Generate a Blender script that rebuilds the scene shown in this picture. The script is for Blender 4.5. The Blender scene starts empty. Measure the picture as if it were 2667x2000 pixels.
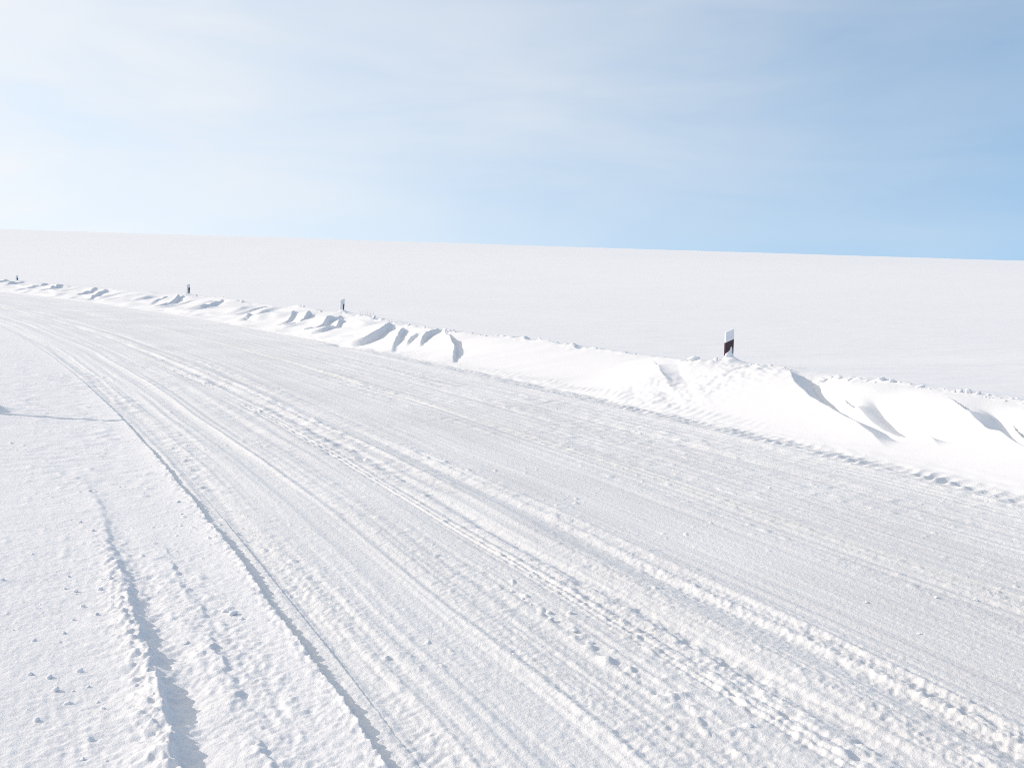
import bpy, math
import numpy as np

# ------------------------------------------------------------------ camera
W_IMG, H_IMG, F_PX = 2667.0, 2000.0, 2593.0
EYE = 1.85
ROLL = math.atan(83 / 2667)
PITCH = -math.radians(6.2038)
scene = bpy.context.scene
cam_d = bpy.data.cameras.new('camera')
cam = bpy.data.objects.new('camera', cam_d)
scene.collection.objects.link(cam)
scene.camera = cam
cam_d.sensor_width = 36.0
cam_d.lens = 36.0 * F_PX / W_IMG
cam_d.clip_start = 0.1
cam_d.clip_end = 30000
cp, sp, cr, sr = math.cos(PITCH), math.sin(PITCH), math.cos(ROLL), math.sin(ROLL)
fwd = np.array([0, cp, sp]); up0 = np.array([0, -sp, cp]); r0 = np.array([1.0, 0, 0])
cR = cr * r0 + sr * up0
cU = -sr * r0 + cr * up0
from mathutils import Matrix, Vector
m = Matrix(((cR[0], cU[0], -fwd[0], 0), (cR[1], cU[1], -fwd[1], 0), (cR[2], cU[2], -fwd[2], EYE), (0, 0, 0, 1)))
cam.matrix_world = m

# ------------------------------------------------------------------ light
SUN_EL = math.radians(26)
SUN_AZ = math.radians(-78)            # measured from +Y, negative is to the left
sdir = Vector((math.sin(SUN_AZ) * math.cos(SUN_EL), math.cos(SUN_AZ) * math.cos(SUN_EL), math.sin(SUN_EL)))
sun_d = bpy.data.lights.new('sun', 'SUN')
sun_d.energy = 2.0
sun_d.angle = math.radians(0.6)
sun_d.color = (1.0, 0.895, 0.80)
sun = bpy.data.objects.new('sun', sun_d)
scene.collection.objects.link(sun)
sun.rotation_euler = sdir.to_track_quat('Z', 'Y').to_euler()
sun.location = (-30, 10, 30)

world = bpy.data.worlds.new('World')
scene.world = world
world.use_nodes = True
wt = world.node_tree
wt.nodes.clear()


def wn(kind, **kw):
    n = wt.nodes.new(kind)
    for k, v in kw.items():
        setattr(n, k, v)
    return n


def wmath(op, a, b=None, c=None, clamp=False):
    n = wn('ShaderNodeMath', operation=op, use_clamp=clamp)
    for i, v in enumerate((a, b, c)):
        if v is None:
            continue
        if isinstance(v, (int, float)):
            n.inputs[i].default_value = v
        else:
            wt.links.new(v, n.inputs[i])
    return n.outputs[0]


w_out = wn('ShaderNodeOutputWorld')
w_bg = wn('ShaderNodeBackground')
SKY_STRENGTH = 0.15
w_bg.inputs[1].default_value = SKY_STRENGTH
sky = wn('ShaderNodeTexSky', sky_type='NISHITA', sun_disc=False)
sky.sun_elevation = SUN_EL
sky.sun_rotation = SUN_AZ
sky.air_density = 1.0
sky.dust_density = 0.6
sky.ozone_density = 1.2
tc = wn('ShaderNodeTexCoord')
nrm = wn('ShaderNodeVectorMath', operation='NORMALIZE')
lift = wn('ShaderNodeVectorMath', operation='MULTIPLY_ADD')
lift.inputs[1].default_value = (1, 1, 0.8)
lift.inputs[2].default_value = (0, 0, 0.26)
wt.links.new(nrm.outputs[0], lift.inputs[0])
wt.links.new(lift.outputs[0], sky.inputs[0])
wt.links.new(tc.outputs['Generated'], nrm.inputs[0])
dot = wn('ShaderNodeVectorMath', operation='DOT_PRODUCT')
wt.links.new(nrm.outputs[0], dot.inputs[0])
dot.inputs[1].default_value = sdir
# thin cirrus: long streaks; the veil gets thicker and brighter towards the sun
mp = wn('ShaderNodeMapping')
mp.inputs['Scale'].default_value = (1.5, 1.5, 8.0)
mp.inputs['Location'].default_value = (3.1, 0.7, 0.35)
mp.inputs['Rotation'].default_value = (0, math.radians(3), 0)
wt.links.new(nrm.outputs[0], mp.inputs['Vector'])
nz = wn('ShaderNodeTexNoise')
nz.inputs['Scale'].default_value = 1.9
nz.inputs['Detail'].default_value = 6.0
nz.inputs['Roughness'].default_value = 0.52
nz.inputs['Distortion'].default_value = 0.7
wt.links.new(mp.outputs[0], nz.inputs['Vector'])
mp2 = wn('ShaderNodeMapping')
mp2.inputs['Scale'].default_value = (3.0, 3.0, 5.0)
mp2.inputs['Location'].default_value = (4.2, 1.3, 0.4)
wt.links.new(nrm.outputs[0], mp2.inputs['Vector'])
nz2 = wn('ShaderNodeTexNoise')
nz2.inputs['Scale'].default_value = 1.1
nz2.inputs['Detail'].default_value = 4.0
nz2.inputs['Roughness'].default_value = 0.5
wt.links.new(mp2.outputs[0], nz2.inputs['Vector'])
wisp = wmath('ADD', wmath('MULTIPLY', nz.outputs['Fac'], 0.6), wmath('MULTIPLY', nz2.outputs['Fac'], 0.4))
glow = wn('ShaderNodeMapRange', interpolation_type='LINEAR')
glow.inputs['From Min'].default_value = -0.28
glow.inputs['From Max'].default_value = 0.68
glow.inputs['To Min'].default_value = 0.02
glow.inputs['To Max'].default_value = 0.82
wt.links.new(dot.outputs['Value'], glow.inputs['Value'])
fac = wmath('ADD', glow.outputs[0], wmath('MULTIPLY', wmath('SUBTRACT', wisp, 0.5), wmath('MULTIPLY_ADD', glow.outputs[0], 0.7, 0.42)), clamp=True)
mix = wn('ShaderNodeMix', data_type='RGBA')
wt.links.new(fac, mix.inputs['Factor'])
mix.inputs['B'].default_value = (4.5, 4.45, 4.35, 1)      # veil radiance in the sky texture's own units
skyg = wn('ShaderNodeMix', data_type='RGBA', blend_type='MULTIPLY')
skyg.inputs['Factor'].default_value = 1.0
skyg.inputs['B'].default_value = (0.98, 1.09, 1.06, 1)
wt.links.new(sky.outputs[0], skyg.inputs['A'])
wt.links.new(skyg.outputs['Result'], mix.inputs['A'])
wt.links.new(mix.outputs['Result'], w_bg.inputs[0])
wt.links.new(w_bg.outputs[0], w_out.inputs[0])

vs = scene.view_settings
vs.view_transform = 'Standard'
vs.look = 'None'
vs.gamma = 1.0
vs.exposure = 0.50
vs.use_curve_mapping = False
scene.cycles.use_denoising = False
scene.cycles.filter_width = 1.0
scene.cycles.max_bounces = 6
scene.cycles.diffuse_bounces = 6
scene.cycles.glossy_bounces = 2

# ------------------------------------------------------------------ road layout
ROAD_R = 200.0
TH = math.radians(26.5)
P0 = np.array([4.56, 8.65])
CX, CY = P0 + ROAD_R * np.array([-math.cos(TH), -math.sin(TH)])
PH0 = math.atan2(P0[1] - CY, P0[0] - CX)


def to_us(x, y):
    dx, dy = x - CX, y - CY
    return np.hypot(dx, dy) - ROAD_R, ROAD_R * (np.arctan2(dy, dx) - PH0)


def to_xy(u, s):
    a = PH0 + s / ROAD_R
    r = ROAD_R + u
    return CX + r * np.cos(a), CY + r * np.sin(a)


# ------------------------------------------------------------------ noise
def _hash(ix, iy, seed):
    h = (ix.astype(np.int64) * 374761393 + iy.astype(np.int64) * 668265263 + seed * 2147483647) & 0xFFFFFFFF
    h = ((h ^ (h >> 13)) * 1274126177) & 0xFFFFFFFF
    h = h ^ (h >> 16)
    return h


def perlin(x, y, seed=0):
    """gradient noise, about -1..1"""
    x = np.asarray(x, np.float64); y = np.asarray(y, np.float64)
    ix = np.floor(x); iy = np.floor(y)
    fx = (x - ix).astype(np.float32); fy = (y - iy).astype(np.float32)
    ix = ix.astype(np.int64); iy = iy.astype(np.int64)
    sx = fx * fx * fx * (fx * (fx * 6 - 15) + 10)
    sy = fy * fy * fy * (fy * (fy * 6 - 15) + 10)

    def g(dx, dy):
        a = _hash(ix + dx, iy + dy, seed).astype(np.float32) * np.float32(2 * math.pi / 4294967296.0)
        return np.cos(a) * (fx - dx) + np.sin(a) * (fy - dy)
    a0 = g(0, 0); b0 = g(1, 0); a1 = g(0, 1); b1 = g(1, 1)
    t = a0 + (b0 - a0) * sx
    b = a1 + (b1 - a1) * sx
    return (t + (b - t) * sy) * 1.5


def sst(a, b, x):
    t = np.clip((x - a) / (b - a), 0, 1)
    return t * t * (3 - 2 * t)


def bump(x, c, w):
    return np.exp(-((x - c) / w) ** 2)


# ------------------------------------------------------------------ big shapes
_cs = np.array([-60, -6, 1.96, 2.61, 4.03, 5.66, 6.75, 7.17, 7.92, 8.99, 10.33, 11.85, 13.88, 16.15, 19.25, 24.93, 27.49, 31.64, 41.98, 48.29, 61.98, 69.7, 150])
_cu = np.array([2.6, 2.6, 2.61, 2.55, 2.54, 2.42, 2.2, 1.9, 2.11, 2.34, 2.26, 2.19, 2.28, 1.83, 2.08, 2.94, 2.74, 2.7, 3.49, 2.4, 3.37, 3.28, 2.2])
_cz = np.array([0.6, 0.6, 0.6, 0.6, 0.6, 0.6, 0.6, 0.58, 0.54, 0.5, 0.5, 0.5, 0.5, 0.5, 0.5, 0.5, 0.5, 0.5, 0.5, 0.5, 0.5, 0.5, 0.5])


def crest_u(s):
    return np.interp(s, _cs, _cu)


def base_h(x, y, u=None, s=None):
    if u is None:
        u, s = to_us(x, y)
    uc = crest_u(s)
    t = np.clip((u - 0.12) / (uc - 0.12), 0, 1)
    wide = sst(9.0, 5.0, s)
    zc = np.interp(s, _cs, _cz)
    mid = sst(6.0, 9.0, s) * sst(19.0, 13.0, s)
    narrow_shape = (0.45 * t * t * (3 - 2 * t) + 0.55 * t ** 1.15) * mid + (0.25 * t * t * (3 - 2 * t) + 0.75 * t ** 0.85) * (1 - mid)
    tw = np.clip(t / 0.85, 0, 1)
    wide_shape = 0.92 * (0.5 * tw * tw * (3 - 2 * tw) + 0.5 * tw ** 1.25) + 0.08 * t
    bank = zc * (narrow_shape * (1 - wide) + wide_shape * wide)
    # falls a little behind the crest, then the snowfield climbs to its far brow
    d = np.maximum(u - uc, 0)
    bank = bank - 0.05 * sst(0.0, 0.9, d)
    plane = 0.45 + 0.0302 * np.maximum(y, 0) + 0.0015 * x * 0
    rise = sst(2.0, 150.0, d)
    far = bank * (1 - rise) + np.maximum(plane, 0.5) * rise
    h = np.where(u > 0.12, far, 0.0)
    # verge left of the road, a little higher than the packed lane
    left = sst(-6.5, -12.0, u)
    h = h + np.where(u < -6.0, 0.05 * left, 0)
    # ploughed crown of the road
    h = h - 0.02 * bump(u, -3.4, 2.2) * 0
    return h


# wind-carved lips in the bank, world XY from the crest down to the foot; the lee
# (shaded) side lies to the left of travel.  (points, rise, drop, windward length, lee length, sharp width)
EDGES = [
    ([(4.03, 14.56), (3.92, 13.78), (3.93, 13.12), (3.99, 12.44), (4.08, 11.8), (4.12, 11.16), (4.12, 10.62)], .03, .32, .9, .32, .34),
    ([(4.43, 12.74), (4.43, 12.22), (4.47, 11.54), (4.58, 10.92), (4.57, 10.42)], .04, .33, .6, .30, .32),
    ([(5.28, 11.44), (5.21, 10.82), (5.19, 10.36), (5.21, 9.9), (5.2, 9.28)], .03, .34, .9, .38, .36),
    ([(5.61, 10.64), (5.5, 9.86), (5.47, 9.22), (5.5, 8.7)], .03, .33, .9, .38, .35),
    ([(2.38, 16.32), (2.34, 15.6), (2.37, 15.2), (2.38, 14.66)], .05, .27, .8, .30, .30),
    ([(-1.62, 23.3), (-1.42, 22.38), (-1.29, 21.58), (-1.25, 20.18)], .12, .14, .55, .40, .10),
    ([(-1.84, 24.1), (-2.03, 23.64), (-2.12, 23.16), (-2.13, 22.48)], .09, .13, .35, .28, .10),
    ([(-2.39, 24.28), (-2.44, 23.68), (-2.47, 23.16), (-2.47, 22.76)], .06, .10, .30, .22, .12),
    ([(-2.86, 25.48), (-2.82, 24.54), (-2.79, 23.58), (-2.78, 22.44)], .11, .14, .40, .32, .12),
    ([(-3.34, 26.64), (-3.44, 25.58), (-3.64, 24.92), (-3.97, 24.8), (-4.38, 25.14)], .10, .20, .5, .45, .14),
    ([(-5.35, 30.82), (-5.42, 29.54), (-5.61, 28.76), (-6.01, 28.1)], .10, .16, .40, .30, .10),
    ([(-5.08, 29.38), (-5.12, 28.4), (-5.28, 27.7), (-5.64, 27.46)], .08, .13, .35, .30, .10),
    ([(-6.69, 32.86), (-6.6, 31.54), (-6.58, 30.44), (-6.94, 29.76)], .10, .15, .35, .30, .10),
    ([(-7.27, 33.26), (-7.15, 32.16), (-7.11, 31.2), (-7.48, 30.94)], .06, .09, .35, .25, .10),
    ([(-8.64, 35.72), (-8.96, 35.34), (-9.33, 34.9), (-9.78, 34.5)], .08, .14, .45, .35, .12),
    ([(-8.64, 33.78), (-8.68, 33.04), (-8.88, 32.64), (-9.37, 32.76)], .07, .11, .4, .3, .10),
    ([(-11.79, 40.14), (-11.81, 39.08), (-11.99, 38.22), (-12.66, 38.08)], .10, .15, .5, .4, .12),
    ([(-14.77, 44.58), (-14.65, 43.16), (-14.59, 41.86), (-14.82, 40.76)], .11, .16, .5, .4, .12),
    ([(-15.59, 45.46), (-15.62, 44.52), (-15.55, 43.44), (-15.69, 42.62)], .06, .10, .5, .35, .12),
    ([(-20.69, 50.5), (-20.78, 49.8), (-20.72, 49.0), (-20.8, 48.28)], .12, .17, .6, .5, .14),
    ([(-21.96, 52.22), (-21.94, 51.32), (-21.98, 50.76), (-22.09, 50.14)], .12, .18, .5, .5, .14),
    ([(-26.21, 57.88), (-26.06, 56.56), (-25.88, 55.44), (-26.24, 54.84)], .13, .18, .5, .5, .14),
    ([(-28.29, 60.32), (-28.15, 59.12), (-28.29, 58.56), (-28.52, 57.92)], .10, .14, .6, .6, .15),
    ([(-31.39, 63.78), (-31.35, 62.86), (-31.41, 62.16), (-31.63, 61.64)], .12, .18, .6, .6, .15),
    ([(-33.55, 65.98), (-33.5, 65.0), (-33.6, 64.32), (-33.91, 64.06)], .12, .18, .6, .6, .15),
]


def resample(pts, n=24):
    P = np.array(pts, float)
    Q = np.vstack([2 * P[0] - P[1], P, 2 * P[-1] - P[-2]])
    out = []
    k = len(P) - 1
    for t in np.linspace(0, k - 1e-6, n):
        i = int(t); f = t - i
        a, b, c, d = Q[i], Q[i + 1], Q[i + 2], Q[i + 3]
        out.append(0.5 * (2 * b + (c - a) * f + (2 * a - 5 * b + 4 * c - d) * f * f + (3 * b - a - 3 * c + d) * f ** 3))
    return np.array(out)


def lip(x, y, pts, rise, drop, lw, ll, wd, h, env_pow=0.6, lump=0.0):
    """adds one wind-carved lip to h in place"""
    P = resample(pts)
    R = 3.0 * max(lw, ll) + wd
    msk = (x > P[:, 0].min() - R) & (x < P[:, 0].max() + R) & (y > P[:, 1].min() - R) & (y < P[:, 1].max() + R)
    idx = np.nonzero(msk)[0]
    if len(idx) == 0:
        return
    X = x[idx]; Y = y[idx]
    best = np.full(len(idx), 1e9); q = np.zeros(len(idx)); tt = np.zeros(len(idx)); ee = np.zeros(len(idx))
    n = len(P) - 1
    for i in range(n):
        d = P[i + 1] - P[i]; L = math.hypot(*d); d = d / L
        rx = X - P[i, 0]; ry = Y - P[i, 1]
        al = rx * d[0] + ry * d[1]
        ac = -rx * d[1] + ry * d[0]              # positive on the left of travel
        alc = np.clip(al, 0, L)
        dist = np.hypot(al - alc, ac)
        b = dist < best
        best[b] = dist[b]
        q[b] = np.where(ac[b] < 0, -dist[b], dist[b])
        tt[b] = (i + alc[b] / L) / n
        over = np.abs(al - alc)
        ee[b] = over[b] if i in (0, n - 1) else 0
    env = (np.clip(np.sin(np.pi * (0.10 + 0.90 * tt)), 0, 1)) ** (env_pow if wd < 0.31 else 0.35)
    env = env * (sst(1.0, 0.80, tt) * (1.03 - 0.28 * tt) if wd > 0.31 else sst(1.0, 0.93, tt))
    env = env * np.exp(-(ee / (0.4 * max(lw, ll))) ** 2) * (1 - sst(2.0, 2.9, np.abs(q) / max(lw, ll)))
    q = q + 0.07 * ll * perlin(X / 0.8, Y / 0.8, 90) + 0.04 * ll * perlin(X / 0.3, Y / 0.3, 91)
    env = env * ((0.85 + 0.5 * perlin(X / 1.3 + 5, Y / 1.3, 92)) if wd < 0.31 else 1.0)
    up = rise * np.exp(np.minimum(q, 0) / lw)
    dn = -drop * np.exp(-np.maximum(q - (wd if wd > 0.31 else 0), 0) / ll)
    w = sst(0, wd, q) if wd < 0.25 else np.clip(q / wd, 0, 1)
    h[idx] += env * (up * (1 - w) + dn * w)


def height(x, y, spacing=None, parts=False):
    """height of the snow surface at world x, y (flat arrays)"""
    u, s = to_us(x, y)
    h = base_h(x, y, u, s)
    uc = crest_u(s)
    if spacing is None:
        spacing = np.full(x.shape, 0.012)
    n = len(x)

    def fade(lam):
        return 1 - sst(lam / 3.2, lam / 2.0, spacing)

    def sub(msk, fn):
        idx = np.nonzero(msk)[0]
        if len(idx):
            h[idx] += fn(idx)

    near = (np.hypot(x, y) < 160) & (np.abs(u) < 140)
    # ---- broad undulation everywhere
    h += 0.018 * perlin(x / 5.0, y / 7.0, 3) * (u < -6.6) + 0.006 * perlin(x / 2.2, y / 3.0, 4)
    fld = sst(0.0, 2.0, u - uc)
    h += fld * (0.06 * perlin(x / 14.0, y / 9.0, 5) + 0.5 * sst(40, 200, u) * perlin(x / 160.0, y / 60.0, 6)
                + 2.0 * sst(150, 500, u) * perlin(x / 600.0, y / 260.0, 61))
    # field sastrugi: long low ripples along the wind
    ca, sa = math.cos(math.radians(25)), math.sin(math.radians(25))
    wx, wy = x * ca + y * sa, -x * sa + y * ca

    def f_field(i):
        a = perlin(wx[i] / 1.6, wy[i] / 0.45, 7) * 0.009 * fade(0.45)[i] + perlin(wx[i] / 0.6, wy[i] / 0.16, 8) * 0.0042 * fade(0.16)[i]
        return a * np.where(u[i] > 0, fld[i], sst(-6.9, -7.3, u[i]) * 0.75)
    sub(near & ((u > uc - 0.2) | (u < -6.8)), f_field)

    # ---- bank: folds running down the slope
    bk = sst(0.1, 0.6, u) * sst(0.35, -0.1, u - uc)
    wide = sst(9.0, 5.0, s)
    shear = s + 0.9 * (u)

    def f_bank(i):
        k = 1 - 0.75 * wide[i]
        a = 0.042 * perlin(shear[i] / 0.85 + 11, u[i] / 2.6, 10) + 0.024 * perlin(shear[i] / 0.33, u[i] / 1.4, 12) * fade(0.33)[i]
        a = a * sst(60, 20, s[i]) + 0.12 * perlin(shear[i] / 1.5, u[i] / 2.0, 13) * sst(15, 28, s[i])
        ph = (s[i] + 1.0 * u[i]) / 2.3 + 0.75 * perlin(s[i] / 3.1, u[i] / 1.6, 16) + 0.15 * perlin(s[i] / 0.8, u[i] / 0.7, 17)
        fr = ph - np.floor(ph)
        saw = np.where(fr > 0.16, (1 - fr) / 0.84, fr / 0.16)
        amp = 0.16 * np.clip(0.55 + 0.9 * perlin(s[i] / 2.0, u[i] / 0.9, 18), 0, 1.2) * sst(17, 22, s[i]) * np.clip(np.sin(np.pi * np.clip(u[i] / np.maximum(uc[i], .5), 0, 1)), 0, 1) ** .7
        a = a + (saw - 0.4) * amp
        lumpy = 0.030 * perlin(x[i] / 0.22, y[i] / 0.2, 14) + 0.016 * perlin(x[i] / 0.09, y[i] / 0.08, 15)
        lumpy = lumpy * bump(s[i], 6.6 - 0.3 * u[i], 0.75)
        return (a * k + lumpy) * bk[i]
    sub(near & (u > 0) & (u < 3.6), f_bank)
    for e in EDGES:
        lip(x, y, *e, h)

    # broken crust along the crest, fallen crumbs on the foot of the bank
    def f_crest(i):
        band = bump(u[i], uc[i] + 0.08, 0.16) + 0.35 * bump(u[i], uc[i] + 0.35, 0.35)
        pk = sst(0.0, 0.7, perlin(s[i] / 1.3, u[i] / 2, 20) + 0.25)
        a = np.maximum(perlin(x[i] / 0.16, y[i] / 0.16, 21), -0.1) * 0.055 * fade(0.16)[i]
        a += np.maximum(perlin(x[i] / 0.07, y[i] / 0.07, 22), 0) * 0.03 * fade(0.07)[i]
        a += np.maximum(perlin(x[i] / 0.45, y[i] / 0.45, 23), -0.2) * 0.05
        return a * band * (0.25 + 0.75 * pk)
    sub(near & (np.abs(u - uc - 0.15) < 0.9), f_crest)

    # ---- the road: streaks along the lane, chewed snow in bands
    rd = sst(-6.75, -6.6, u) * sst(0.35, 0.0, u)

    def f_road(i):
        U = u[i]; S = s[i]
        wob = 0.05 * perlin(S / 5.0, U / 1.5, 30) + 0.02 * perlin(S / 1.6, U / 0.6, 31)
        V = U + wob
        a = 0.0065 * perlin(V / 0.30, S / 7.0, 32) + 0.0080 * perlin(V / 0.12, S / 7.0, 33) + 0.0052 * perlin(V / 0.065, S / 3.5, 37) * (1 - sst(14, 26, S))
        a += 0.0052 * perlin(V / 0.040, S / 2.2, 34) * fade(0.035)[i] + 0.0012 * perlin(V / 0.02, S / 0.5, 36) * fade(0.02)[i]
        smooth = np.maximum.reduce([bump(V, -3.6, 0.40), bump(V, -6.0, 0.13), bump(V, -5.5, .12) * .6, bump(V, -4.45, .05), bump(V, -3.15, .25) * .7])
        a *= 1 - 0.6 * smooth
        # wheel tracks with small lips
        def rut(c, w, d, lipw=0.035, liph=0.5):
            return -d * bump(V, c, w) + d * liph * (bump(V, c - w - lipw, lipw) + bump(V, c + w + lipw, lipw))
        br = 0.55 + 0.45 * perlin(S / 1.1, U / 0.5, 35)
        a += rut(-6.55, .10, .014, .03, .3) * (0.7 + 0.3 * br)
        a += rut(-5.95, .10, .0055, .028, .6) * (0.8 + 0.4 * br)
        a += 0.007 * bump(V, -5.83, .025) * (0.5 + 0.6 * br)
        a += (rut(-5.06, .012, .009, .014, .4) + rut(-5.11, .010, .005, .012, .4)) * (0.5 + 0.6 * br) + rut(-4.99, .010, .005, .012, .4) * br
        a += rut(-4.82, .06, .016, .05, .7) * br + 0.016 * bump(V, -4.58, .07)
        a += rut(-4.38, .07, .010, .04, .5) + 0.012 * bump(V, -4.14, .06) * br
        a += rut(-2.72, .05, .006, .03, .5) + 0.010 * bump(V, -2.58, .045)
        a += 0.007 * bump(V, -2.98, .05) * br
        a += rut(-1.7, .12, .005, .05, .5) + rut(-1.1, .1, .004, .05, .5)
        return a * rd[i]
    sub(near & (u > -6.8) & (u < 0.4), f_road)

    # granular snow
    U = u
    chew = (0.95 * bump(U, -6.50, .16) + 1.0 * bump(U, -4.88, .14) + 0.9 * bump(U, -4.62, .10) + 0.75 * bump(U, -4.25, .14)
            + 0.45 * bump(U, -5.5, .18) + 0.6 * bump(U, -2.62, .09) + 0.45 * bump(U, -2.95, .10) + 0.45 * bump(U, -1.3, .9)
            + 0.65 * bump(U, -5.08, .07) + 0.35 * bump(U, -5.75, .06) + 0.30 * ((U > -6.7) & (U < 0.2)) - 0.14 * bump(U, -3.55, .35) + 0.45 * bump(U, -7.0, .18)
            + 0.30 * bump(U, -7.5, .35) + 0.36 * (U < -6.7) + 0.5 * bump(U, -0.1, .18) * sst(12, 0, s))
    chew = chew * (0.65 + 0.6 * perlin(s / 2.6, U / 0.5, 40)) * np.where(U > 0.3, 0.0, 1.0)
    chew = np.maximum(chew, 0.03) * sst(0.6, 0.3, U) + 0.05 * sst(0.3, 0.6, U)
    close = near & (np.hypot(x, y) < 60)

    def f_grain(i):
        c = chew[i]
        # grains drawn out a little across the wind
        xx = wx[i]; yy = wy[i]
        a = 0.0042 * perlin(xx / 0.10, yy / 0.07, 41) * fade(0.08)[i]
        g = 0.5 * perlin(xx / 0.045, yy / 0.032, 42) + 0.75 * (0.28 - np.abs(perlin(xx / 0.055, yy / 0.042, 46)))
        a += 0.0135 * g * fade(0.036)[i]
        a += 0.0085 * perlin(xx / 0.021, yy / 0.015, 43) * fade(0.018)[i]
        b = np.maximum(perlin(xx / 0.12, yy / 0.10, 44) - 0.36, 0) * 0.035 * fade(0.13)[i]
        far = 0.022 * perlin(xx / 0.22, yy / 0.14, 45) * sst(5, 13, np.hypot(x[i], y[i])) * fade(0.10)[i]
        return c * (1.3 * a + b + far)
    sub(close, f_grain)

    # scattered crumbs standing on the surface
    def f_crumb(i):
        k = np.where(u[i] < -6.7, 0.75, 0.62)
        k = k * (0.4 + 1.2 * sst(0.1, 0.6, perlin(x[i] / 0.9, y[i] / 0.9, 52)))
        a = sst(0.62, 0.95, perlin(x[i] / 0.085, y[i] / 0.075, 50)) * 0.018
        a += sst(0.58, 0.9, perlin(x[i] / 0.06, y[i] / 0.035, 51)) * 0.013
        return a * k * sst(0.5, 0.2, u[i])
    sub((np.hypot(x, y) < 22) & (u < 0.5), f_crumb)

    # clods thrown up between the wheel tracks near the camera
    def f_clod(i):
        a = np.maximum(perlin(x[i] / 0.08, y[i] / 0.07, 55) - 0.28, 0) * 0.030 * bump(u[i], -5.36, .10) * sst(1.0, -0.8, s[i])
        a += np.maximum(perlin(x[i] / 0.11, y[i] / 0.08, 56) - 0.28, 0) * 0.035 * bump(u[i], -5.36, .12) * sst(0.0, -1.6, s[i])
        a -= np.maximum(perlin(x[i] / 0.13, y[i] / 0.10, 57) - 0.1, 0) * 0.035 * bump(u[i], -4.90, .12) * sst(2.0, -1.0, s[i])
        return a
    sub((np.hypot(x, y) < 12) & (u < -4.4) & (u > -5.9), f_clod)

    # ---- tyre tread pressed at the foot of the bank
    def f_tread(i):
        U = u[i] - 0.03 + 0.04 * perlin(s[i] / 3.0, 0 * s[i], 60)
        ph = (s[i] - 0.10 * U) / 0.158 + 0.25 * perlin(s[i] / 0.5, U / 0.2, 65)
        a = (0.5 + 0.5 * np.cos(2 * np.pi * ph)) ** 1.8
        k = sst(24, 15, s[i]) * (0.7 + 0.6 * perlin(s[i] / 0.6, U / 0.3, 62)) * sst(-0.3, 0.8, s[i])
        b = -0.014 * bump(U, 0, 0.17) + 0.034 * a * np.exp(-(np.abs(U) / 0.17) ** 3) * k
        b += 0.014 * bump(U, -0.27, .05) * (0.6 + 0.6 * perlin(s[i] / 0.3, U * 3, 63))
        ph2 = (s[i] - 0.10 * U) / 0.170 + 0.3 * perlin(s[i] / 0.5, U / 0.2, 67) + 0.4
        b += 0.016 * (0.5 + 0.5 * np.cos(2 * np.pi * ph2)) ** 1.8 * bump(U, 0.40, 0.12) * sst(3.5, 5.0, s[i]) * sst(14, 9, s[i])
        b += 0.010 * perlin(s[i] / 0.22, U / 0.12, 66) * bump(U, 0.1, 0.3)
        return b * sst(30, 20, s[i])
    sub(near & (np.abs(u) < 0.9), f_tread)
    # churned spot where the tread leaves the frame
    def f_churn(i):
        return 0.035 * perlin(x[i] / 0.13, y[i] / 0.11, 64) * bump(u[i], -0.05, .28) * bump(s[i], -1.2, 1.5)
    sub(near & (np.abs(u) < 0.8) & (s < 3), f_churn)

    # ---- left edge of the lane: a sharp step up to the loose verge
    def f_step(i):
        V = u[i] + 6.735 + 0.012 * perlin(s[i] / 1.2, 0 * s[i], 70) + 0.007 * perlin(s[i] / 0.10, 0 * s[i], 71) + 0.006 * perlin(s[i] / 0.035, u[i] / 0.05, 73)
        hi = 0.012 + 0.030 * sst(14, 1, s[i])
        a = hi * np.exp(np.minimum(V, 0) / 0.16) * (1 - sst(0, 0.022, V))
        a = a * (0.85 + 0.4 * perlin(s[i] / 0.7, 0 * s[i], 68))
        a -= 0.010 * bump(V, 0.05, 0.035) * sst(14, 2, s[i])
        a += (0.013 * perlin(x[i] / 0.05, y[i] / 0.04, 69) + 0.005 * perlin(x[i] / 0.022, y[i] / 0.02, 67)) * bump(V, 0.01, 0.06) * sst(7, 3, s[i])
        return a * sst(34, 10, s[i])
    sub(near & (u < -5.9) & (u > -8.0), f_step)
    # a second, fainter line beside it
    def f_step2(i):
        V = u[i] + 6.50 + 0.02 * perlin(s[i] / 1.5, 0 * s[i], 72)
        return 0.012 * np.maximum(perlin(s[i] / 0.30, u[i] / .3, 74) + 0.1, 0) * np.exp(np.minimum(V, 0) / 0.06) * (1 - sst(0, 0.04, V)) * sst(3, -2, s[i])
    sub(near & (u < -6.0) & (u > -7.0), f_step2)

    # broken ridges on the verge
    def f_ridge(i):
        S = s[i]; U = u[i]
        c = -7.43 + 0.05 * perlin(S / 1.5, 0 * S, 75) + 0.030 * perlin(S / 0.22, 0 * S + 3, 76)
        V = U - c
        hi = (0.014 + 0.052 * sst(2.0, -2.2, S)) * (0.75 + 0.45 * perlin(S / 0.33, 0 * S + 9, 77) + 0.25 * perlin(S / 0.13, U / 0.4, 83) + 0.2 * perlin(S / 0.05, U / 0.1, 85)) * sst(4.2, 2.2, S)
        hi = np.maximum(hi, 0)
        a = hi * np.exp(np.minimum(V, 0) / 0.13) * (1 - sst(0, 0.05, V))
        a -= 0.45 * hi * bump(V, 0.11, 0.08)
        a += 0.008 * perlin(x[i] / 0.045, y[i] / 0.035, 86) * bump(V, 0.08, 0.10) * sst(3.0, 0.0, S)
        c2 = -7.12 + 0.05 * perlin(S / 0.8, 0 * S + 5, 78) + 0.035 * perlin(S / 0.15, 0 * S + 7, 80) + 0.02 * perlin(S / 0.05, U / 0.05, 84)
        V2 = U - c2
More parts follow.
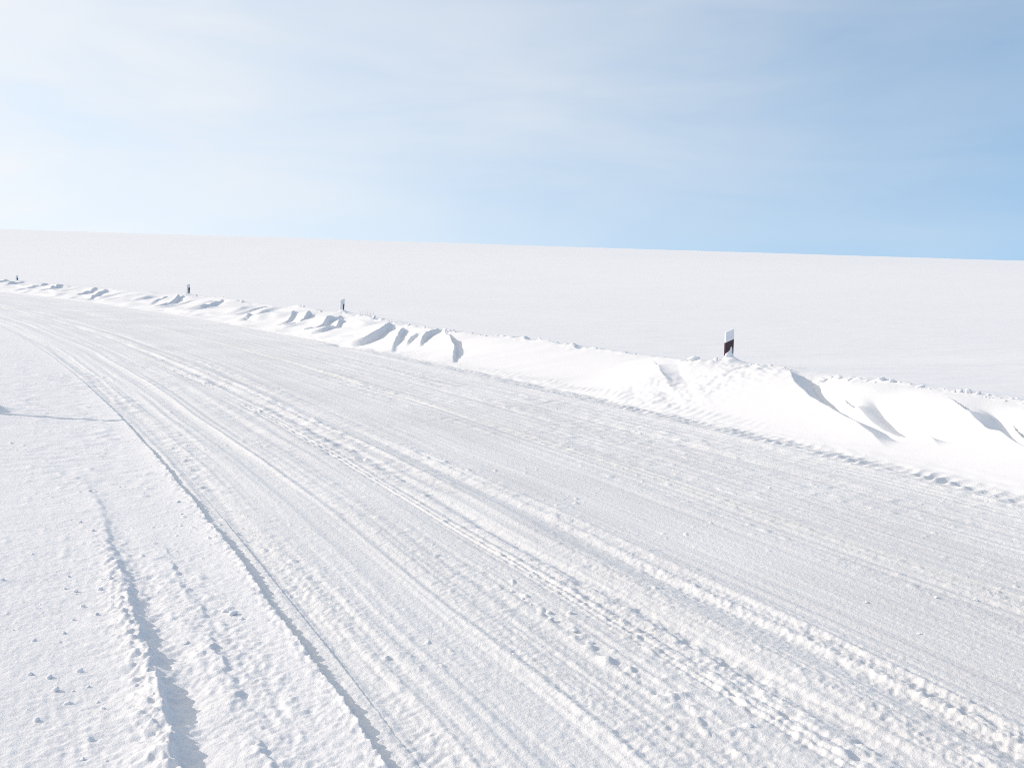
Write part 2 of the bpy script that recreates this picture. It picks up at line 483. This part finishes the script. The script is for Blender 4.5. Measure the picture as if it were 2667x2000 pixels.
        h2 = np.maximum(0.030 * (0.35 + 1.0 * perlin(S / 0.4, 0 * S + 2, 79)), 0) * sst(1.6, 0.2, S) 
        a += h2 * np.exp(np.minimum(V2, 0) / 0.07) * (1 - sst(0, 0.035, V2))
        lump = np.maximum(perlin(x[i] / 0.055, y[i] / 0.05, 81), 0) * 0.030 * bump(V, -0.03, 0.07) * sst(3.0, -1.0, S)
        lump += np.maximum(perlin(x[i] / 0.033, y[i] / 0.03, 82), 0) * 0.016 * bump(V, -0.02, 0.09) * sst(3.0, -1.0, S)
        return a + lump
    sub(near & (u < -6.7) & (u > -8.6) & (s < 5), f_ridge)

    # snow heaped round the posts
    for (px, py, r, hh) in MOUNDS:
        d = np.hypot(x - px, (y - py))
        h += hh * np.exp(-(d / r) ** 1.6)
    return h


MOUNDS = [(3.48, 15.93, 0.15, 0.13), (-5.5, 32.0, 0.25, 0.08), (-15.3, 46.8, 0.3, 0.08), (-33.0, 66.3, 0.5, 0.10),
          (-6.42, 12.05, 0.16, 0.17)]

# ------------------------------------------------------------------ materials
def mat_new(name):
    mt = bpy.data.materials.new(name)
    mt.use_nodes = True
    nt = mt.node_tree
    return mt, nt, nt.nodes['Principled BSDF']


def nmath(nt, op, a, b=None, clamp=False):
    n = nt.nodes.new('ShaderNodeMath'); n.operation = op; n.use_clamp = clamp
    for i, v in enumerate((a, b)):
        if v is None: continue
        if isinstance(v, (int, float)): n.inputs[i].default_value = v
        else: nt.links.new(v, n.inputs[i])
    return n.outputs[0]


def snow_material(name, base, grey=None, bands=False, bump_d=0.003, rough=0.75, spec=0.25):
    mt, nt, bs = mat_new(name)
    geo = nt.nodes.new('ShaderNodeNewGeometry')
    n1 = nt.nodes.new('ShaderNodeTexNoise'); n1.inputs['Scale'].default_value = 0.55 if bands else 0.9; n1.inputs['Detail'].default_value = 8
    nt.links.new(geo.outputs['Position'], n1.inputs['Vector'])
    mx = nt.nodes.new('ShaderNodeMix'); mx.data_type = 'RGBA'
    mx.inputs['A'].default_value = (*base, 1)
    mx.inputs['B'].default_value = (*(grey or [c * 0.96 for c in base]), 1)
    if bands:
        sb = nt.nodes.new('ShaderNodeVectorMath'); sb.operation = 'SUBTRACT'
        sb.inputs[1].default_value = (CX, CY, 0)
        nt.links.new(geo.outputs['Position'], sb.inputs[0])
        sx = nt.nodes.new('ShaderNodeSeparateXYZ'); nt.links.new(sb.outputs[0], sx.inputs[0])
        r2 = nmath(nt, 'SQRT', nmath(nt, 'ADD', nmath(nt, 'MULTIPLY', sx.outputs[0], sx.outputs[0]), nmath(nt, 'MULTIPLY', sx.outputs[1], sx.outputs[1])))
        u_ = nmath(nt, 'SUBTRACT', r2, ROAD_R)
        ang = nmath(nt, 'MULTIPLY', nmath(nt, 'ARCTAN2', sx.outputs[1], sx.outputs[0]), ROAD_R)
        cb = nt.nodes.new('ShaderNodeCombineXYZ')
        nt.links.new(nmath(nt, 'MULTIPLY', u_, 3.2), cb.inputs[0]); nt.links.new(nmath(nt, 'MULTIPLY', ang, 0.16), cb.inputs[1])
        n2 = nt.nodes.new('ShaderNodeTexNoise'); n2.inputs['Scale'].default_value = 1.0; n2.inputs['Detail'].default_value = 7
        n2.inputs['Roughness'].default_value = 0.62
        nt.links.new(cb.outputs[0], n2.inputs['Vector'])
        mr = nt.nodes.new('ShaderNodeMapRange')
        mr.inputs['From Min'].default_value = 0.40; mr.inputs['From Max'].default_value = 0.66
        nt.links.new(n2.outputs['Fac'], mr.inputs['Value'])
        # the lane driven most is polished greyer than its edges
        lane = nt.nodes.new('ShaderNodeMapRange')
        lane.inputs['From Min'].default_value = 0.0; lane.inputs['From Max'].default_value = -1.2
        nt.links.new(u_, lane.inputs['Value'])
        lane2 = nt.nodes.new('ShaderNodeMapRange')
        lane2.inputs['From Min'].default_value = -6.4; lane2.inputs['From Max'].default_value = -4.6
        nt.links.new(u_, lane2.inputs['Value'])
        patch = nt.nodes.new('ShaderNodeMapRange')
        patch.inputs['From Min'].default_value = 0.36; patch.inputs['From Max'].default_value = 0.66
        nt.links.new(n1.outputs['Fac'], patch.inputs['Value'])
        f = nmath(nt, 'MULTIPLY', nmath(nt, 'ADD', nmath(nt, 'MULTIPLY', mr.outputs[0], 0.6), nmath(nt, 'MULTIPLY', patch.outputs[0], 0.75)),
                  nmath(nt, 'ADD', nmath(nt, 'MULTIPLY', nmath(nt, 'MULTIPLY', lane.outputs[0], lane2.outputs[0]), 0.75), 0.25), clamp=True)
        nt.links.new(f, mx.inputs['Factor'])
        # faint brown grit drawn along the right-hand wheel track
        gr = nt.nodes.new('ShaderNodeMapRange'); gr.interpolation_type = 'SMOOTHSTEP'
        dd = nmath(nt, 'ABSOLUTE', nmath(nt, 'ADD', u_, 2.56))
        gr.inputs['From Min'].default_value = 0.13; gr.inputs['From Max'].default_value = 0.02
        nt.links.new(dd, gr.inputs['Value'])
        n3 = nt.nodes.new('ShaderNodeTexNoise'); n3.inputs['Scale'].default_value = 28; n3.inputs['Detail'].default_value = 3
        nt.links.new(geo.outputs['Position'], n3.inputs['Vector'])
        g2 = nmath(nt, 'MULTIPLY', gr.outputs[0], nmath(nt, 'MULTIPLY', n3.outputs['Fac'], 1.0))
        m3 = nt.nodes.new('ShaderNodeMix'); m3.data_type = 'RGBA'
        nt.links.new(g2, m3.inputs['Factor']); nt.links.new(mx.outputs['Result'], m3.inputs['A'])
        m3.inputs['B'].default_value = (0.82, 0.80, 0.75, 1)
        col = m3.outputs['Result']
    else:
        nt.links.new(n1.outputs['Fac'], mx.inputs['Factor'])
        col = mx.outputs['Result']
    nt.links.new(col, bs.inputs['Base Color'])
    bs.inputs['Roughness'].default_value = rough
    bs.inputs['Specular IOR Level'].default_value = spec
    bs.inputs['Subsurface Weight'].default_value = SSS
    bs.inputs['Subsurface Radius'].default_value = (0.7, 0.85, 1.0)
    bs.inputs['Subsurface Scale'].default_value = 0.012
    nb = nt.nodes.new('ShaderNodeTexNoise'); nb.inputs['Scale'].default_value = 34; nb.inputs['Detail'].default_value = 6
    nb.inputs['Roughness'].default_value = 0.7
    nt.links.new(geo.outputs['Position'], nb.inputs['Vector'])
    bp = nt.nodes.new('ShaderNodeBump'); bp.inputs['Distance'].default_value = bump_d; bp.inputs['Strength'].default_value = 0.9
    nt.links.new(nb.outputs['Fac'], bp.inputs['Height'])
    nt.links.new(bp.outputs[0], bs.inputs['Normal'])
    return mt


SSS = 0.0
M_FIELD = snow_material('field_snow', (0.88, 0.865, 0.85), (0.86, 0.845, 0.835), bump_d=0.003)
SSS = 0.0
M_BANK = snow_material('drifted_snow', (0.86, 0.845, 0.835), bump_d=0.003)
M_VERGE = snow_material('loose_snow', (0.87, 0.855, 0.85), bump_d=0.010)
M_ROAD = snow_material('packed_snow', (0.87, 0.855, 0.84), (0.775, 0.76, 0.75), bands=True, bump_d=0.012, rough=0.7)
M_CLUMP = snow_material('clump_snow', (0.87, 0.865, 0.875), bump_d=0.004)


def plastic(name, col, rough=0.45):
    mt, nt, bs = mat_new(name)
    n = nt.nodes.new('ShaderNodeTexNoise'); n.inputs['Scale'].default_value = 14; n.inputs['Detail'].default_value = 4
    tcn = nt.nodes.new('ShaderNodeTexCoord'); nt.links.new(tcn.outputs['Object'], n.inputs['Vector'])
    mx = nt.nodes.new('ShaderNodeMix'); mx.data_type = 'RGBA'
    mx.inputs['A'].default_value = (*[c * 0.9 for c in col], 1); mx.inputs['B'].default_value = (*[min(c * 1.08, 1) for c in col], 1)
    nt.links.new(n.outputs['Fac'], mx.inputs['Factor']); nt.links.new(mx.outputs['Result'], bs.inputs['Base Color'])
    bs.inputs['Roughness'].default_value = rough
    return mt


M_WHITE = plastic('white_plastic', (0.78, 0.78, 0.80))
M_BLACK = plastic('black_band', (0.050, 0.022, 0.032), 0.5)
M_GRASS = plastic('dry_grass', (0.30, 0.25, 0.16), 0.8)


# ------------------------------------------------------------------ the ground
def tag(o, label=None, cat=None, group=None, kind=None):
    if label: o['label'] = label
    if cat: o['category'] = cat
    if group: o['group'] = group
    if kind: o['kind'] = kind
    return o


def build_ground():
    ox, oy = 0.0, -1.4                                   # fan of the grid starts a step behind the camera
    fine = np.radians(np.linspace(-35, 34, 1600))
    rest = np.radians(np.linspace(34, 325, 120)[1:-1])
    az = np.concatenate([fine, rest])                     # closes on itself
    r1 = np.geomspace(0.4, 4.6, 40)[:-1]
    r2 = 4.6 * np.exp(np.arange(0, math.log(75 / 4.6), 0.00185))
    r3 = np.geomspace(r2[-1] * 1.004, 300, 260)
    r4 = np.geomspace(300 * 1.03, 14000, 120)
    rr = np.concatenate([r1, r2, r3, r4])
    A, Rr = np.meshgrid(az, rr)
    X = (ox + Rr * np.sin(A)).ravel(); Y = (oy + Rr * np.cos(A)).ravel()
    sp = np.maximum(np.gradient(rr), 0.0008 * rr)
    SP = np.repeat(sp, len(az))
    # coarse columns outside the fan carry no fine relief
    col = np.tile(np.arange(len(az)) >= 1600, len(rr))
    SP = np.where(col, np.repeat(0.045 * rr, len(az)), SP)
    Z = height(X, Y, SP)
    # beyond the far brow the ground stops climbing
    nr, na = len(rr), len(az)
    co = np.column_stack([X, Y, Z]).astype(np.float32)
    centre = len(co)
    co = np.vstack([co, [[ox, oy, 0.0]]]).astype(np.float32)
    i = np.arange(nr - 1)[:, None] * na; j = np.arange(na)[None, :]; jn = (j + 1) % na
    quads = np.stack([i + j, i + jn, i + na + jn, i + na + j], -1).reshape(-1, 4)[:, ::-1]
    U, S = to_us(X, Y)
    uc = crest_u(S)
    fu = U[quads].mean(1); fc = uc[quads].mean(1)
    edge_l = -6.735
    cls = np.where(fu < edge_l, 0, np.where(fu < 0.20, 1, np.where(fu < fc + 0.22, 2, 3)))
    # far behind or beyond, where the circle closes, everything is open field
    fs = S[quads].mean(1)
    away = (np.abs(fs) > 180)
    cls = np.where(away & (cls != 3), 0, cls)
    names = [('snowy_verge', M_VERGE), ('snowy_road', M_ROAD), ('snow_bank', M_BANK), ('snowy_field', M_FIELD)]
    tri_mid = np.array([[centre, k, (k + 1) % na] for k in range(na)])
    for ci, (nm, mt) in enumerate(names):
        q = quads[cls == ci]
        used, inv = np.unique(q.ravel(), return_inverse=True)
        me = bpy.data.meshes.new(nm)
        v = co[used]
        me.vertices.add(len(v)); me.vertices.foreach_set('co', v.ravel())
        nq = len(q)
        loops = inv.astype(np.int32).ravel()
        starts = np.arange(nq, dtype=np.int32) * 4
        if ci == 1:      # close the small hole under the camera
            uu, ss = to_us(ox, oy)
            cidx = len(v)
            look = {int(a): b for b, a in enumerate(used)}
            extra = [t for t in tri_mid if int(t[1]) in look and int(t[2]) in look]
            me.vertices.add(1)
            vv = np.vstack([v, co[centre][None]]); me.vertices.foreach_set('co', vv.astype(np.float32).ravel())
            el = np.array([[cidx, look[int(t[2])], look[int(t[1])]] for t in extra], np.int32)
            starts = np.concatenate([starts, nq * 4 + np.arange(len(el), dtype=np.int32) * 3])
            loops = np.concatenate([loops, el.ravel()])
            nq += len(el)
        me.loops.add(len(loops)); me.loops.foreach_set('vertex_index', loops)
        me.polygons.add(nq); me.polygons.foreach_set('loop_start', starts)
        me.polygons.foreach_set('use_smooth', np.ones(nq, bool))
        me.update(calc_edges=True)
        me.materials.append(mt)
        o = bpy.data.objects.new(nm, me)
        scene.collection.objects.link(o)
        tag(o, kind='structure')


build_ground()


def ground_z(x, y):
    return float(height(np.array([x, x], float), np.array([y, y], float), np.array([0.02, 0.02]))[0])


# ------------------------------------------------------------------ delineator posts
def mesh_obj(name, verts, faces, mt, parent=None, smooth=False):
    me = bpy.data.meshes.new(name)
    me.from_pydata([tuple(v) for v in verts], [], [tuple(f) for f in faces])
    me.update()
    me.materials.append(mt)
    if smooth:
        me.polygons.foreach_set('use_smooth', [True] * len(me.polygons))
    o = bpy.data.objects.new(name, me)
    scene.collection.objects.link(o)
    if parent is not None:
        o.parent = parent
    return o


def ring(w, d, r, n=5):
    """rounded rectangle w (x) by d (y)"""
    pts = []
    for cx_, cy_, a0 in ((w / 2 - r, d / 2 - r, 0), (-w / 2 + r, d / 2 - r, 90), (-w / 2 + r, -d / 2 + r, 180), (w / 2 - r, -d / 2 + r, 270)):
        for k in range(n):
            a = math.radians(a0 + 90 * k / (n - 1))
            pts.append((cx_ + r * math.cos(a), cy_ + r * math.sin(a)))
    return pts


def sleeve(w, d, r, zlo, zhi, caps, bev=0.0):
    """closed prism whose ends slope across x: zlo(x), zhi(x)"""
    R = ring(w, d, r); n = len(R); V = []; F = []
    layers = [(1.0, zlo, 0.0)]
    if bev:
        layers += [(1.0, zhi, -bev), ((w - 2 * bev) / w, zhi, 0.0)]
    else:
        layers += [(1.0, zhi, 0.0)]
    for sc_, zf, dz in layers:
        for (a, b) in R:
            V.append((a * sc_, b * (1 - (1 - sc_) * w / d if bev else 1), zf(a) + dz))
    for L in range(len(layers) - 1):
        for k in range(n):
            F.append((L * n + k, L * n + (k + 1) % n, (L + 1) * n + (k + 1) % n, (L + 1) * n + k))
    F.append(tuple(reversed(range(n)))); F.append(tuple(range((len(layers) - 1) * n, len(layers) * n)))
    return V, F


def blob(outline, depth, seed, y0):
    """snow stuck to the front face: a rough pillow over an outline in x,z, pushed towards -y"""
    O = np.array(outline, float)
    c = O.mean(0)
    V = []; F = []
    n = len(O)
    rng = np.random.RandomState(seed)
    levels = [(1.0, 0.0), (0.86, 0.55), (0.6, 0.85), (0.3, 1.0)]
    for k, (sc_, dd) in enumerate(levels):
        for p in O:
            q = c + (p - c) * sc_
            V.append((q[0], y0 - depth * dd * (0.8 + 0.4 * rng.rand()), q[1]))
    V.append((c[0], y0 - depth, c[1]))
    for k in range(len(levels) - 1):
        for i in range(n):
            F.append((k * n + i, k * n + (i + 1) % n, (k + 1) * n + (i + 1) % n, (k + 1) * n + i))
    b = (len(levels) - 1) * n
    for i in range(n):
        F.append((b + i, b + (i + 1) % n, len(V) - 1))
    back = tuple(reversed(range(n)))
    F.append(back)
    return V, F


def make_post(x, y, top_z, rz, lean, label, crust, wid=0.15, dep=0.045):
    gz = ground_z(x, y)
    e = bpy.data.objects.new('delineator_post', None)
    scene.collection.objects.link(e)
    e.empty_display_size = 0.2
    e.location = (x, y, gz)
    e.rotation_euler = (0, lean, rz)
    tag(e, label, 'delineator post', 'delineator posts along the road')
    H = top_z - gz
    sl = 0.35                                        # the top rises towards +x
    zt = lambda a: H + sl * (a - wid / 2)
    V, F = sleeve(wid, dep, 0.016, lambda a: -0.35, zt, True, bev=0.006)
    mesh_obj('post_body', V, F, M_WHITE, e)
    zb = lambda a: H - 0.175 + sl * 1.15 * (a - wid / 2) + 0.012
    zl = lambda a: H - 0.43
    V, F = sleeve(wid + 0.006, dep + 0.006, 0.019, zl, zb, False)
    F = F[:-2]                                       # open sleeve round the body
    mesh_obj('black_band', V, F, M_BLACK, e)
    if crust:
        V, F = blob([(a, b + H) for a, b in crust], 0.030, int(abs(x) * 100), -dep / 2 - 0.002)
        mesh_obj('snow_crust', V, F, M_CLUMP, e, smooth=True)
    return e


tongue = [(-0.077, -0.50), (0.074, -0.50), (0.070, -0.40), (0.050, -0.39), (0.046, -0.33), (0.038, -0.29), (0.026, -0.275), (0.012, -0.30), (-0.002, -0.34),
          (-0.03, -0.365), (-0.055, -0.385), (-0.077, -0.405)]
plaster2 = [(-0.077, -0.47), (0.06, -0.47), (0.045, -0.38), (0.035, -0.30), (0.030, -0.22), (0.035, -0.15), (0.0, -0.14), (-0.077, -0.17)]
plaster3 = [(-0.077, -0.47), (0.03, -0.47), (0.02, -0.38), (0.012, -0.30), (0.005, -0.22), (-0.01, -0.16), (-0.077, -0.19)]
make_post(3.455, 15.92, 1.115, math.radians(16), math.radians(-1.0), 'nearest roadside post with a wide black band and a snow tongue climbing its face', tongue)
make_post(-5.55, 32.1, 0.95, math.radians(18), math.radians(3.2), 'slightly leaning post plastered with snow, only a thin black strip showing', plaster2, wid=0.14)
make_post(-15.35, 46.9, 1.0, math.radians(20), math.radians(4.0), 'small distant post with a black upper corner, second from the left end of the bank', plaster3, wid=0.15)
make_post(-33.1, 66.4, 0.86, math.radians(25), math.radians(2.0), 'tiniest farthest post at the far left end of the snow bank', plaster3, wid=0.15)
make_post(-6.72, 12.0, 1.14, math.radians(24), 0.0, 'post just left of the frame whose thin shadow crosses the verge', None, wid=0.12, dep=0.055)


# ------------------------------------------------------------------ loose snow clumps
def clump_mesh(seed, jag=0.35):
    import bmesh
    bm = bmesh.new()
    bmesh.ops.create_icosphere(bm, subdivisions=3, radius=0.5)
    rng = np.random.RandomState(seed)
    cuts = [(Vector(rng.normal(size=3)).normalized(), 0.25 + 0.17 * rng.rand()) for _ in range(7)]
    off = rng.rand(3) * 50
    for v in bm.verts:
        d = v.co.normalized()
        r = 0.5
        for nrm_, dist in cuts:
            k = d.dot(nrm_)
            if k > 0.01:
                r = min(r, dist / k)
        q = d * 2.3
        nn = perlin(np.array([q.x + off[0] + q.z * .7]), np.array([q.y + off[1] - q.z * .6]), seed)[0]
        n2 = perlin(np.array([q.x * 3 + off[1] + q.z * 2.1]), np.array([q.y * 3 + off[2] - q.z * 1.7]), seed + 5)[0]
        v.co = d * (r * (1 + jag * 0.5 * nn + jag * 0.25 * n2))
    me = bpy.data.meshes.new('snow_clump')
    bm.to_mesh(me); bm.free()
    me.materials.append(M_CLUMP)
    me.polygons.foreach_set('use_smooth', [True] * len(me.polygons))
    return me


CL = [clump_mesh(k) for k in range(8)]



_rng = np.random.RandomState(7)
CLUMPS = []            # x, y, sx, sy, sz, label, group


def crest_xy(s_, du=0.06):
    return to_xy(float(crest_u(s_)) + du, s_)


x_, y_ = crest_xy(7.26)
CLUMPS.append((x_, y_, .27, .16, .11, 'largest snow block on the bank crest, a little left of the nearest post', None))
x_, y_ = crest_xy(6.93)
CLUMPS.append((x_, y_, .085, .085, .10, 'small rounded snow lump close beside the left foot of the nearest post', None))
G1 = 'snow crumbs on the crest right of the nearest post'
G2 = 'snow crumbs on the crest between the nearest and second posts'
G3 = 'snow crumbs on the far crest beyond the second post'
G4 = 'snow clumps on the verge'
G5 = 'snow clods on the driven road'
for s_, w_ in [(6.24, .08), (6.01, .08), (5.72, .114), (5.46, .068), (5.24, .1), (5.03, .165), (4.77, .119), (4.57, .075), (4.29, .094), (4.06, .134),
               (3.89, .112), (3.76, .071), (3.43, .129), (3.29, .069), (2.84, .123), (2.72, .141), (2.57, .084), (2.44, .055), (2.16, .072), (1.99, .089),
               (1.6, .09), (1.2, .08)]:
    for k in range(3):
        x_, y_ = crest_xy(s_ + (0 if k == 0 else _rng.uniform(-.22, .22)), .06 + (0 if k == 0 else _rng.uniform(-.10, .14)))
        w = w_ * (1 if k == 0 else _rng.uniform(.3, .7))
        CLUMPS.append((x_, y_, w, w * .7, w * _rng.uniform(.35, .6), 'small snow crumb in the broken crust on the bank crest right of the nearest post', G1))
for s_, w_ in [(9.41, .06), (9.68, .06), (10.47, .059), (11.26, .091), (12.05, .063), (12.61, .056), (14.34, .104), (14.74, .07), (15.21, .062),
               (15.83, .145), (16.2, .11), (17.55, .097), (18.61, .14), (20.01, .095), (21.68, .133)]:
    for k in range(2):
        x_, y_ = crest_xy(s_ + k * _rng.uniform(-.2, .2), .05 + k * _rng.uniform(-.06, .1))
        w = w_ * (1 - .4 * k)
        CLUMPS.append((x_, y_, w, w * .8, w * _rng.uniform(.4, .7), 'small snow crumb on the bank crest between the nearest and second posts', G2))
for s_, w_ in [(27.79, .119), (29.87, .125), (33.91, .242), (40.39, .156), (26.5, .1), (36.5, .13)]:
    x_, y_ = crest_xy(s_, .05)
    CLUMPS.append((x_, y_, w_, w_ * .8, w_ * .6, 'snow crumb on the distant bank crest left of the second post', G3))
for x_, y_, w in [(-3.38, 7.88, .035), (-3.03, 6.9, .026), (-2.84, 6.67, .025), (-2.98, 6.09, .022), (-2.56, 5.67, .02), (-2.4, 5.4, .027),
                  (-2.28, 5.44, .032), (-2.49, 5.46, .016), (-2.26, 5.16, .028), (-2.22, 4.96, .019), (-2.13, 5.03, .019), (-2.28, 4.66, .024),
                  (-2.11, 4.27, .027), (-2.01, 4.24, .029), (-1.91, 4.32, .032), (-1.92, 4.11, .028), (-1.82, 4.0, .03), (-1.65, 3.95, .018),
                  (-1.59, 4.15, .022), (-1.59, 3.68, .033), (-1.55, 3.52, .018), (-2.89, 5.55, .025), (-2.18, 4.76, .018), (-1.87, 3.83, .026),
                  (-2.15, 4.65, .017), (-1.8, 4.16, .016), (-1.7, 4.01, .014), (-2.3, 5.63, .025)]:
    CLUMPS.append((x_, y_, w * 1.15, w, w * .8, 'small snow clump lying on the verge left of the lumpy ridge', G4))
for x_, y_, w in [(-1.56, 4.72, .024), (-1.44, 5.12, .046), (-2.55, 7.54, .029), (-2.41, 7.2, .019), (-1.38, 5.05, .03), (-1.5, 5.16, .03)]:
    CLUMPS.append((x_, y_, w * 1.2, w, w * .7, 'small snow clump between the lumpy ridge and the sharp lane edge', G4))
for x_, y_, w in [(.04, 5.71, .025), (.1, 5.58, .025), (.15, 5.48, .024), (.24, 5.34, .04), (.25, 5.22, .031), (.36, 5.33, .036), (.37, 5.06, .03),
                  (.44, 4.91, .044), (1.03, 3.99, .042), (2.23, 5.19, .023), (2.13, 5.7, .03), (2.37, 8.92, .029), (2.83, 5.83, .031),
                  (2.59, 5.82, .026), (.05, 4.72, .018)]:
    CLUMPS.append((x_, y_, w * 1.2, w, w * .55, 'small snow clod on the driven road between the wheel tracks', G5))

for k in range(60):
    x_, y_ = to_xy(_rng.uniform(-9.6, -7.45), _rng.uniform(-2.3, 2.4))
    w = _rng.choice([.006, .008, .010, .013])
    CLUMPS.append((x_, y_, w * _rng.uniform(1, 1.6), w, w * .8, 'small snow clump lying on the verge left of the lumpy ridge', G4))
_xy = np.array([(c[0], c[1]) for c in CLUMPS], float)
_z = height(_xy[:, 0].copy(), _xy[:, 1].copy(), np.full(len(_xy), 0.01))
for i, (x_, y_, sx, sy, sz, lab, grp) in enumerate(CLUMPS):
    o = bpy.data.objects.new('snow_clump', CL[i % 8])
    scene.collection.objects.link(o)
    o.location = (x_, y_, _z[i] + sz * 0.22)
    o.scale = (sx, sy, sz)
    o.rotation_euler = (0, 0, 0.3 if i == 0 else _rng.uniform(0, 6.28))
    tag(o, lab, 'snow clump', grp)

# ------------------------------------------------------------------ dry stems by the second post
V = []; F = []
for k in range(9):
    a = _rng.uniform(0, 6.28); bx, by = _rng.uniform(-.25, .25), _rng.uniform(-.08, .08)
    hgt = _rng.uniform(.10, .26); ln = _rng.uniform(.02, .10); r = .0035
    b0 = len(V)
    for t in (0, .5, 1):
        for q in range(3):
            an = a + q * 2.094
            V.append((bx + math.cos(a) * ln * t * t + r * (1.1 - t) * math.cos(an), by + math.sin(a) * ln * t * t + r * (1.1 - t) * math.sin(an), hgt * t - .04 * (t == 0)))
    for L in range(2):
        for q in range(3):
            F.append((b0 + L * 3 + q, b0 + L * 3 + (q + 1) % 3, b0 + L * 3 + 3 + (q + 1) % 3, b0 + L * 3 + 3 + q))
    F.append((b0 + 6, b0 + 7, b0 + 8))
x_, y_ = crest_xy(22.6, .05)
g = mesh_obj('dry_grass', V, F, M_GRASS)
g.location = (x_, y_, ground_z(x_, y_))
tag(g, 'few thin dry grass stems poking through the crest right of the second post', 'dry grass')
